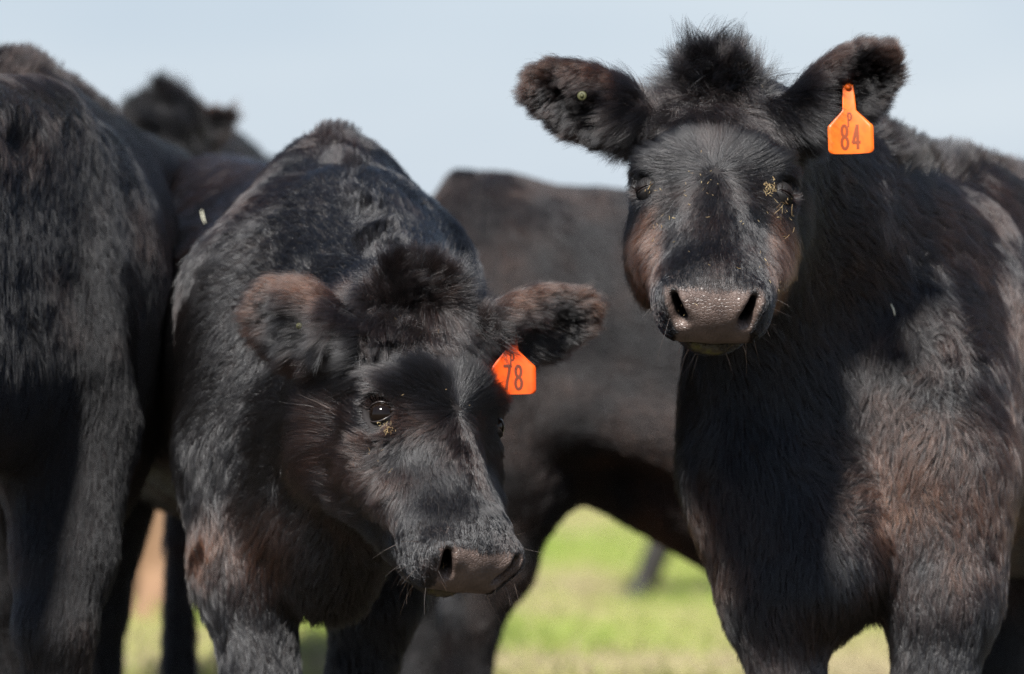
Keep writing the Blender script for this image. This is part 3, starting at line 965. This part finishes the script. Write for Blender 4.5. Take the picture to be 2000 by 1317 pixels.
# ------------------------------------------------------------------ the ground and its grass
def ground():
    m, nt, out = new_mat('pasture')
    L = nt.links.new
    tc = nt.nodes.new('ShaderNodeTexCoord')
    n1 = node(nt, 'ShaderNodeTexNoise', Scale=.55, Detail=3.0); n2 = node(nt, 'ShaderNodeTexNoise', Scale=6.0, Detail=5.0)
    L(tc.outputs['Object'], n1.inputs['Vector']); L(tc.outputs['Object'], n2.inputs['Vector'])
    r1 = nt.nodes.new('ShaderNodeValToRGB'); e = r1.color_ramp.elements
    e[0].position = .36; e[0].color = (.34, .29, .16, 1); e[1].position = .60; e[1].color = (.24, .31, .060, 1)
    # dark unseen ground added under the herd to cut green bounce light, pasture beyond
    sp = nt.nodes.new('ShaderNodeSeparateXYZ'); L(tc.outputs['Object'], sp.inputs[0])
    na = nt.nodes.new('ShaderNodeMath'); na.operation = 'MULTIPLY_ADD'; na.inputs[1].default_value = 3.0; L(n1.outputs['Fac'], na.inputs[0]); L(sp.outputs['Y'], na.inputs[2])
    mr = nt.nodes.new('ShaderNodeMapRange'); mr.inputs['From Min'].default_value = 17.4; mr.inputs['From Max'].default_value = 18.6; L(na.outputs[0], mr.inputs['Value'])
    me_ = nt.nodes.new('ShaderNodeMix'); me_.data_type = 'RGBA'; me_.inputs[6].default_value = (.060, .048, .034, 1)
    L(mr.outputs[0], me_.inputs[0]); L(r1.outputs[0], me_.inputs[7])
    r2 = nt.nodes.new('ShaderNodeValToRGB'); e = r2.color_ramp.elements
    e[0].position = .3; e[0].color = (.62, .62, .62, 1); e[1].position = .7; e[1].color = (1.15, 1.15, 1.1, 1)
    mx = nt.nodes.new('ShaderNodeMix'); mx.data_type = 'RGBA'; mx.blend_type = 'MULTIPLY'; mx.inputs[0].default_value = 1
    L(n1.outputs['Fac'], r1.inputs['Fac']); L(n2.outputs['Fac'], r2.inputs['Fac'])
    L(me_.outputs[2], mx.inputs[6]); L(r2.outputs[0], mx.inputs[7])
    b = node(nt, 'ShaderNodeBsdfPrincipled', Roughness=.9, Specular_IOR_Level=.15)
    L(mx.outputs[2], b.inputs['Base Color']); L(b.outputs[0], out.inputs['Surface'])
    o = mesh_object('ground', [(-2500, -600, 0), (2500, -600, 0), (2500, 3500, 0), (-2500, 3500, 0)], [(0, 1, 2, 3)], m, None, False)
    o['kind'] = 'structure'
    # blades
    rng = np.random.default_rng(5)
    n = 150000
    y = 15.6 + 20 * rng.random(n) ** 1.0
    x = (rng.random(n) - .5) * (y * .235)
    p = np.stack([x, y, np.zeros(n)], 1)
    patch = noise(p, 1.5, 2) * .6 + noise(p, .5, 3) * .4
    keep = patch > -.35 - .5 * rng.random(n)
    p = p[keep]; patch = patch[keep]; n = len(p)
    L_ = (.05 + .09 * rng.random(n)) * (1 + .6 * patch)
    ang = rng.random(n) * 2 * math.pi; lean = .25 + .7 * rng.random(n)
    d = np.stack([np.cos(ang) * lean, np.sin(ang) * lean, np.zeros(n)], 1)
    pos = np.zeros((n, 4, 3)); pos[:, 0] = p
    for k in range(1, 4):
        pos[:, k] = pos[:, k - 1] + unit_rows(d * (k / 2.0) + np.array([0, 0, 1.0 - .2 * k])) * (L_ / 3)[:, None]
    rad = (.0016 + .0012 * rng.random(n))[:, None] * np.array([1, 1, .75, .1])[None, :]
    gm, nt, out = new_mat('grass_blade')
    a = nt.nodes.new('ShaderNodeAttribute'); a.attribute_name = 'tint'
    rp = nt.nodes.new('ShaderNodeValToRGB'); e = rp.color_ramp.elements
    e[0].color = (.42, .35, .21, 1); e[1].color = (.24, .34, .055, 1)
    e2 = rp.color_ramp.elements.new(.5); e2.color = (.38, .38, .13, 1)
    b = node(nt, 'ShaderNodeBsdfPrincipled', Roughness=.5, Specular_IOR_Level=.3)
    t = nt.nodes.new('ShaderNodeBsdfTranslucent'); ms = nt.nodes.new('ShaderNodeMixShader'); ms.inputs[0].default_value = .35
    nt.links.new(a.outputs['Fac'], rp.inputs['Fac']); nt.links.new(rp.outputs[0], b.inputs['Base Color']); nt.links.new(rp.outputs[0], t.inputs['Color'])
    nt.links.new(b.outputs[0], ms.inputs[1]); nt.links.new(t.outputs[0], ms.inputs[2]); nt.links.new(ms.outputs[0], out.inputs['Surface'])
    tint = np.clip(.52 + 1.5 * patch + .2 * rng.normal(size=n), 0, 1)
    strands('grass', None, gm, pos, rad, tint[:, None] * np.ones((1, 4)))

ground()

# ------------------------------------------------------------------ the herd
B, F, EL, ER = build84()
r84, V84, Q84, N84, p84 = finish_cow('cow', 'black heifer facing the camera head on, eyes nearly shut, tufted poll, ear tag 84', B,
    dict(len=.044, lift=.27, wave=1.0, clump=(.3, .65), eyeclear=.66, hwave=.6, seed=84, brown=.0, bvar=.30, spots=[(1830, 960, 110, .45), (1790, 860, 70, .3), (1380, 1000, 45, .55), (1420, 1130, 40, .4), (1960, 640, 80, .35), (1890, 1100, 50, .4), (1750, 1000, 40, .45), (1940, 400, 60, .3)], cell=.008, cheek=1.0, escale=1.6, hscale=1.75), F, ((EL, .28), (ER, .20)),
    crest=[dict(name='forelock', head=True, pts=[F.pt((-.035, -.026, -.035)), F.pt((.02, -.030, -.035))], r=.066, flow=(-.05, -.1, 1.0), len=.128, lift=.25, n=6000, mess=1.0, wave=1.9, cell=.010, rad=.00034, clump=(.0, .85), splay=7.0, grav=.45),
           dict(name='poll_fringe', head=True, pts=[F.pt((-.095, .05, -.04)), F.pt((-.03, .055, -.01)), F.pt((.04, .05, -.01)), F.pt((.095, .05, -.04))], r=.065, free=False, flow=(0, -.2, -1), len=.075, lift=.28, n=26000, mess=1.0, wave=1.5, cell=.008, grav=.2, tint=.06, clump=(.2, .6)),
           dict(name='crest_hair', pts=[P(1690, 300, 11.4), P(1760, 345, 11.7), P(1860, 370, 11.95), P(1960, 385, 12.3), P(2060, 400, 12.6)], r=.11, flow=(.4, .2, .8), len=.055, lift=.5, n=30000, mess=1.0, cell=.009, tint=.02)])
for s, e in ((1, (-18, -30)), (-1, (-18, -30))):
    eye(r84, F, s, e[0], e[1], EYEMATS, 3 + s)
whiskers(r84, F, V84, N84, COAT, 70, 2)
crumbs(r84, STRAW, V84, N84, [(1270, 374, 6, 34, .007), (1500, 372, 6, 46, .006), (1516, 410, 14, 22, .010), (1530, 460, 16, 7, .016), (1385, 355, 22, 12, .005),
                              (1400, 480, 70, 16, .006), (1320, 600, 8, 8, .006), (1470, 560, 30, 14, .009), (1460, 160, 40, 10, .008), (1290, 440, 30, 10, .008)], 9)

B, F78, EL78, ER78 = build78()
r78, V78, Q78, N78, p78 = finish_cow('cow', 'black heifer with its head lowered and turned aside, shaggy forelock, ear tag 78', B,
    dict(len=.042, lift=.30, wave=1.1, clump=(.3, .7), seed=78, brown=-.02, bvar=.28, spots=[(500, 1050, 55, .55), (395, 1060, 35, .5), (680, 900, 60, .30), (430, 300, 80, .35), (770, 830, 30, .3)], cell=.008, cheek=.08, escale=1.8, hscale=1.85, hwave=1.15, hbrown=.0), F78, ((EL78, .42), (ER78, .42)),
    crest=[dict(name='forelock', head=True, pts=[F78.pt((-.06, -.005, -.05)), F78.pt((.0, -.01, -.03)), F78.pt((.05, -.005, -.04))], r=.060, flow=(.30, -.45, .75), len=.110, lift=.30, n=11000, mess=1.2, wave=1.8, cell=.007, tint=.05, clump=(.1, .8), grav=.3),
           dict(name='poll_fringe', head=True, pts=[F78.pt((-.08, .06, -.03)), F78.pt((0, .05, -.01)), F78.pt((.08, .06, -.03))], r=.075, free=False, flow=(.35, -.2, -.8), len=.072, lift=.50, n=24000, mess=1.6, wave=1.9, cell=.009, grav=.30, tint=.04, clump=(.2, .75)),
           dict(name='crest_hair', pts=[P(770, 560, 10.95), P(710, 450, 11.25), P(655, 310, 11.68), P(630, 320, 11.85)], r=.062, flow=(.05, .2, .85), len=.058, lift=.55, n=24000, mess=1.1, cell=.012, tint=.0, clump=(.2, .75))])
for s in (1, -1):
    eye(r78, F78, s, 44, -48, EYEMATS, 13 + s)
whiskers(r78, F78, V78, N78, COAT, 70, 3)
crumbs(r78, STRAW, V78, N78, [(757, 840, 6, 30, .007), (735, 900, 26, 8, .006), (820, 620, 40, 10, .008), (840, 780, 60, 7, .006), (880, 1130, 9, 8, .014)], 19)

B = buildleft()
finish_cow('cow', 'black cow with its head out of frame, shoulder and foreleg beside heifer 78', B,
    dict(len=.034, lift=.25, wave=.6, clump=(.2, .4), seed=31, brown=-.02, bvar=.28, spots=[(60, 130, 90, .25), (60, 300, 30, .4)], cell=.009), coarse=.016, n_coat=330000, radius=.00034, hair=COAT_SOFT,
    crest=[dict(name='crest_hair', pts=[P(0, 120, 11.9), P(100, 150, 12.3), P(190, 210, 12.7)], r=.09, flow=(.3, .2, .8), len=.045, lift=.6, n=14000, mess=1.0, cell=.012, tint=.05)])

B = buildmid()
finish_cow('cow', 'blurred black cow standing side on between the two tagged heifers, rump and hind leg showing', B,
    dict(len=.030, lift=.30, seed=55, brown=.06, bvar=.4, spots=[(1280, 880, 70, .55), (1010, 820, 90, .25), (1320, 960, 50, .4)], cell=.010), coarse=.018, n_coat=160000, radius=.0005, hair=COAT_SOFT, axis=(-.3, 0, -.6))

# the cow behind, of which the tuft, an ear and the hump of the shoulders show over the backs
def buildtuft():
    B = Body(None)
    F = Frame(P(318, 225, 14.6), (-.1, -.45, -.85), (-.1, -.85, .5), 1.0)
    head(B, F, fine=False)
    ER = Frame(P(385, 262, 14.7), P(452, 222, 14.7) - P(385, 262, 14.7), (.4, -.9, -.1), .62)
    ear(B, ER, 'ear')
    EL = Frame(P(255, 270, 14.7), P(180, 250, 14.7) - P(255, 270, 14.7), (-.2, -.9, -.1), .8)
    ear(B, EL, 'ear')
    B.cone(P(320, 330, 14.8), P(380, 480, 15.3), .12, .2, k=.1)
    B.cone(P(370, 310, 15.1), P(420, 330, 15.5), .07, .10, k=.1)
    B.cone(P(400, 560, 15.4), P(560, 560, 16.6), .32, .34, k=.12)
    for (x, y) in ((205, 15.2), (460, 15.25), (520, 16.6), (700, 16.6)):
        B.cone(P(x, 760, y), P(x, 960, y), .12, .07, k=.06)
        B.cone(P(x, 960, y), np.array([P(x, 960, y)[0], y, .03]), .06, .045, k=.04)
    return B, F, EL, ER
B, F, EL, ER = buildtuft()
finish_cow('cow', 'blurred black cow far behind, only its spiky head tuft and one ear above the backs', B,
    dict(len=.030, lift=.4, seed=61, brown=.10, bvar=.4, cell=.012, cheek=.3), F, ((EL, .4), (ER, .7)), coarse=.013, fine=.013, hair=COAT_SOFT, n_coat=50000, n_head=40000, n_ear=9000, radius=.0006,
    crest=[dict(name='forelock', head=True, pts=[P(270, 225, 14.6), P(365, 225, 14.6)], r=.10, flow=(0, 0, 1.0), len=.11, lift=.3, n=9000, mess=.6, cell=.010, rad=.0007)])

# far across the pasture
def buildfar(x0, y, tan=False):
    """a whole cow standing side on at the distance y, its nearer front foot at x0, facing left"""
    B = Body(None)
    def q(dx, dy, z):
        return np.array([x0 + dx, y + dy, z])
    B.cone(q(.15, .2, .88), q(1.15, .2, .90), .30, .31, k=.15)
    B.cone(q(.05, .2, 1.0), q(-.30, .2, 1.12), .20, .13, k=.12)
    B.cone(q(-.30, .2, 1.16), q(-.66, .2, .90), .11, .075, k=.08)
    for s in (-1, 1):
        B.cone(q(-.30, .2, 1.2), q(-.34, .2 + s * .2, 1.22), .04, .05, k=.04)
    for dx, dy, fx in ((.12, .05, .0), (.12, .36, .02), (1.25, .05, 1.27), (1.25, .36, 1.22)):
        B.cone(q(dx, dy, .75), q(dx + (.03 if dx < .5 else .08), dy, .42), .13, .065, k=.08)
        B.cone(q(dx + (.03 if dx < .5 else .08), dy, .42), q(fx, dy, .08), .055, .040, k=.03)
        B.cone(q(fx - .01, dy, .07), q(fx - .03, dy - .0, .03), .045, .052, k=.02)
    B.cone(q(1.44, .2, 1.08), q(1.50, .2, .45), .035, .03, k=.05)
    return B
B = buildfar(P(1252, 1200, 20.0)[0], 20.0)
Vt, Q = B.mesh(coarse=.022); Vt = smooth_verts(Vt, Q, 2)
FARHIDE = simple_mat('black_hide', (.018, .015, .014), .6, .4, bump=(60, .4, .01))
rt = empty('cow', (P(1252, 1200, 20.0)[0] + .6, 20.2, 0), 'far black cow across the grass, one thin leg seen beneath another belly', 'cow', 'black cattle standing in the pasture')
mesh_object('body', Vt, Q, FARHIDE, rt)

def buildcalf():
    B = Body(None); y = 19.0
    B.cone(P(330, 1085, y), P(640, 1090, y + .3), .17, .19, k=.12)
    B.cone(P(330, 1060, y), P(250, 990, y - .1), .12, .09, k=.08)
    B.cone(P(250, 985, y - .1), P(205, 1035, y - .25), .085, .055, k=.06)
    for s in (-1, 1):
        B.cone(P(255, 960, y), P(262 + 45 * s, 955, y + .05), .03, .035, k=.03)
    B.cone(P(320, 1150, y - .1), P(280, 1225, y - .35), .075, .05, k=.05)
    B.cone(P(280, 1225, y - .35), P(345, 1225, y - .45), .045, .04, k=.04)
    B.cone(P(620, 1130, y - .1), P(600, 1215, y - .3), .12, .06, k=.05)
    B.cone(P(600, 1215, y - .3), P(660, 1222, y - .4), .05, .04, k=.04)
    return B
B = buildcalf()
Vt, Q = B.mesh(coarse=.018); Vt = smooth_verts(Vt, Q, 2)
rt = empty('calf', (P(480, 1100, 19.2)[0], 19.2, 0), 'tan calf lying in the grass, glimpsed between the black legs', 'calf')
mesh_object('body', Vt, Q, TAN_COAT, rt)

# ------------------------------------------------------------------ ear tags
def tag_plastic(name, col):
    m, nt, out = new_mat(name)
    b = node(nt, 'ShaderNodeBsdfPrincipled', Base_Color=(*col, 1), Roughness=.38, Specular_IOR_Level=.45)
    t = node(nt, 'ShaderNodeBsdfTranslucent', Color=(*col, 1))
    n = node(nt, 'ShaderNodeTexNoise', Scale=60.0, Detail=4.0)
    tc = nt.nodes.new('ShaderNodeTexCoord'); nt.links.new(tc.outputs['Object'], n.inputs['Vector'])
    rp = nt.nodes.new('ShaderNodeValToRGB')
    rp.color_ramp.elements[0].position = .32; rp.color_ramp.elements[0].color = (*[c * .72 for c in col], 1)
    rp.color_ramp.elements[1].position = .55; rp.color_ramp.elements[1].color = (*col, 1)
    nt.links.new(n.outputs['Fac'], rp.inputs['Fac']); nt.links.new(rp.outputs[0], b.inputs['Base Color'])
    ms = nt.nodes.new('ShaderNodeMixShader'); ms.inputs[0].default_value = .14
    nt.links.new(b.outputs[0], ms.inputs[1]); nt.links.new(t.outputs[0], ms.inputs[2]); nt.links.new(ms.outputs[0], out.inputs['Surface'])
    return m

def ear_tag(label, T, number, mat, ink, scale=1.0, stud=True):
    """T: Frame with y down the tag and z out of its face"""
    W, H = .0385, .122
    prof = [(-.0085, .000), (.0085, .000), (.0105, .020), (.0120, .046), (.0385, .074), (.0395, .078), (.0392, .108)]
    for a in range(0, 91, 18):
        prof.append((.0392 - .007 + .007 * math.cos(math.radians(a)), .1145 + .007 * math.sin(math.radians(a))))
    for a in range(90, 181, 18):
        prof.append((-.0392 + .007 + .007 * math.cos(math.radians(a)), .1145 + .007 * math.sin(math.radians(a))))
    prof += [(-.0392, .108), (-.0395, .078), (-.0385, .074), (-.0120, .046), (-.0105, .020)]
    root = empty('ear_tag', T.pt((0, 0, 0)), label, 'ear tag', 'orange numbered ear tags')
    bend = lambda x, y: .004 * math.sin(y / .122 * 3.0) + 5.0 * x * x - .2 * x * (y > .05) * (y - .05)
    th = .0009
    # a grid plate clipped to the outline
    rows = sorted(set([round(p[1], 4) for p in prof] + [k * .006 for k in range(1, 20)]))
    pr = [p for p in prof if p[0] > 0]; pr = sorted(pr, key=lambda p: p[1])
    vs = []; fs = []; NX = 10
    for y in rows:
        w = np.interp(y, [p[1] for p in pr], [p[0] for p in pr])
        for side in (1, -1):
            for i in range(NX + 1):
                x = -w + 2 * w * i / NX
                vs.append(T.pt((x * scale, y * scale, (bend(x, y) + side * th) * scale)))
    R = 2 * (NX + 1)
    for r in range(len(rows) - 1):
        for i in range(NX):
            a = r * R + i
            fs.append((a, a + 1, a + R + 1, a + R))
            b = a + NX + 1
            fs.append((b, b + R, b + R + 1, b + 1))
        for i in (0, NX):
            a = r * R + i; b = a + NX + 1
            fs.append((a, a + R, b + R, b) if i == 0 else (a, b, b + R, a + R))
    last = (len(rows) - 1) * R
    for i in range(NX):
        fs.append((i, i + NX + 1, i + NX + 2, i + 1))
        fs.append((last + i, last + i + 1, last + i + NX + 2, last + i + NX + 1))
    plate = mesh_object('tag_plate', vs, fs, mat, root)
    def oval(cx, cy, rx, ry, a0=0, a1=360, n=22):
        return [(cx + rx * math.cos(math.radians(a0 + (a1 - a0) * i / n)), cy + ry * math.sin(math.radians(a0 + (a1 - a0) * i / n))) for i in range(n + 1)]
    glyph = {'P': [[(-.5, -1), (-.5, 1)], [(-.5, 1), (.0, 1)] + oval(.0, .5, .5, .5, 90, -90, 12) + [(-.5, 0)]],
             '8': [oval(0, .52, .44, .48), oval(0, -.50, .52, .50)],
             '4': [[(.22, -1), (.22, 1), (-.56, -.48), (.62, -.48)]],
             '7': [[(-.55, 1), (.52, 1), (.30, .45), (-.05, -.4), (-.20, -1)]]}
    for word, cy, hh, ww, wid in (('P', .0625, .0120, .0090, .0029), (number, .0925, .0200, .0165, .0050)):
        vs = []; fs = []; lay = 0
        for ci, ch in enumerate(word):
            cx = (ci - (len(word) - 1) / 2) * .0200
            for line in glyph[ch]:
                pts = np.array([(cx + x * ww * .62, cy - y * hh) for x, y in line])
                fine = [pts[0]]
                for p0, p1 in zip(pts[:-1], pts[1:]):
                    k = max(1, int(np.linalg.norm(p1 - p0) / .004))
                    fine += [p0 + (p1 - p0) * j / k for j in range(1, k + 1)]
                for p0, p1 in zip(fine[:-1], fine[1:]):
                    d = p1 - p0; d = d / (np.linalg.norm(d) + 1e-9); nn = np.array([-d[1], d[0]]) * wid / 2
                    lay = (lay + 1) % 7
                    i0 = len(vs)
                    for q in (p0 - d * wid * .22 - nn, p1 + d * wid * .22 - nn, p1 + d * wid * .22 + nn, p0 - d * wid * .22 + nn):
                        vs.append(T.pt((-q[0] * scale, q[1] * scale, (bend(-q[0], q[1]) + th + .0004 + .00004 * lay) * scale)))
                    fs.append((i0, i0 + 1, i0 + 2, i0 + 3))
        mesh_object('letter_print' if word == 'P' else 'number_print', vs, fs, ink, root, False)
    tv, tf = tube([T.pt((0, .004, -.02)), T.pt((0, .004, .003)), T.pt((0, .004, .0055)), T.pt((0, .004, .0056))], [.0035, .0038, .0058, .0004], 14)
    mesh_object('stud', tv, tf, mat, root)

ORANGE = tag_plastic('orange_plastic', (.82, .135, .008))
RED = tag_plastic('red_orange_plastic', (.85, .095, .010))
INK = simple_mat('faded_ink', (.20, .036, .006), .55, .3, bump=(300, .1, .0004))
INK2 = simple_mat('dark_ink', (.13, .028, .012), .55, .3, bump=(300, .1, .0004))
ear_tag('orange ear tag marked P 84 on the heifer facing the camera',
        Frame(P(1656, 166, 10.892), (.035, -.16, -1), (.04, -1, .14), 1.02), '84', ORANGE, INK)
ear_tag('red orange ear tag marked P 78 beside the lowered head',
        Frame(P(996, 634, 10.905), (.04, -.10, -1), (.30, -1, .12), 1.02), '78', RED, INK2)

BUTTON = simple_mat('yellow_button', (.045, .045, .016), .6, .3)
def button(parent, c, n, r):
    n = unit(n); c = np.asarray(c)
    tv, tf = tube([c, c + n * .003, c + n * .0045, c + n * .0046, c + n * .0040, c + n * .0068, c + n * .0069], [r, r, r * .8, r * .45, r * .42, r * .35, .0002], 16)
    mesh_object('ear_button', tv, tf, BUTTON, parent)
button(r84, P(1137, 188, 10.872), (-.1, -1, .1), .0085)
button(r78, P(585, 637, 10.825), (-.4, -1, .1), .0055)

# ------------------------------------------------------------------ loose stalks caught in the coats
def stalk(label, pts, r):
    tv, tf = tube(pts, [r * .7] + [r] * (len(pts) - 2) + [r * .5], 6)
    o = mesh_object('straw_stalk', tv, tf, STALK)
    o['label'] = label; o['category'] = 'straw'; o['group'] = 'straw stalks caught in the coats'
STALK = simple_mat('pale_stalk', (.62, .60, .46), .5, .3)

def surf(Vt, px, py, lift=.012):
    """the point of a body seen at a pixel of the photograph, a little above the skin"""
    qx = 1000 + Vt[:, 0] * PXR / Vt[:, 1]; qy = 658.5 - (Vt[:, 2] - CAM_Z) * PXR / Vt[:, 1]
    near = np.nonzero((qx - px) ** 2 + (qy - py) ** 2 < 20 ** 2)[0]
    y = Vt[near, 1].min() if len(near) else 11.4
    return P(px, py, y - lift)
a, b = surf(V84, 1740, 594, .03), surf(V84, 1748, 616, .03)
stalk('short pale straw caught in the neck hair of heifer 84', [a, (a + b) / 2 + V(.001, 0, .001), b], .0016)
a, b = surf(V78, 394, 412, .03), surf(V78, 400, 436, .03)
stalk('short pale straw on the back of heifer 78, by the black rump', [a, (a + b) / 2 + V(-.001, 0, 0), b], .0018)
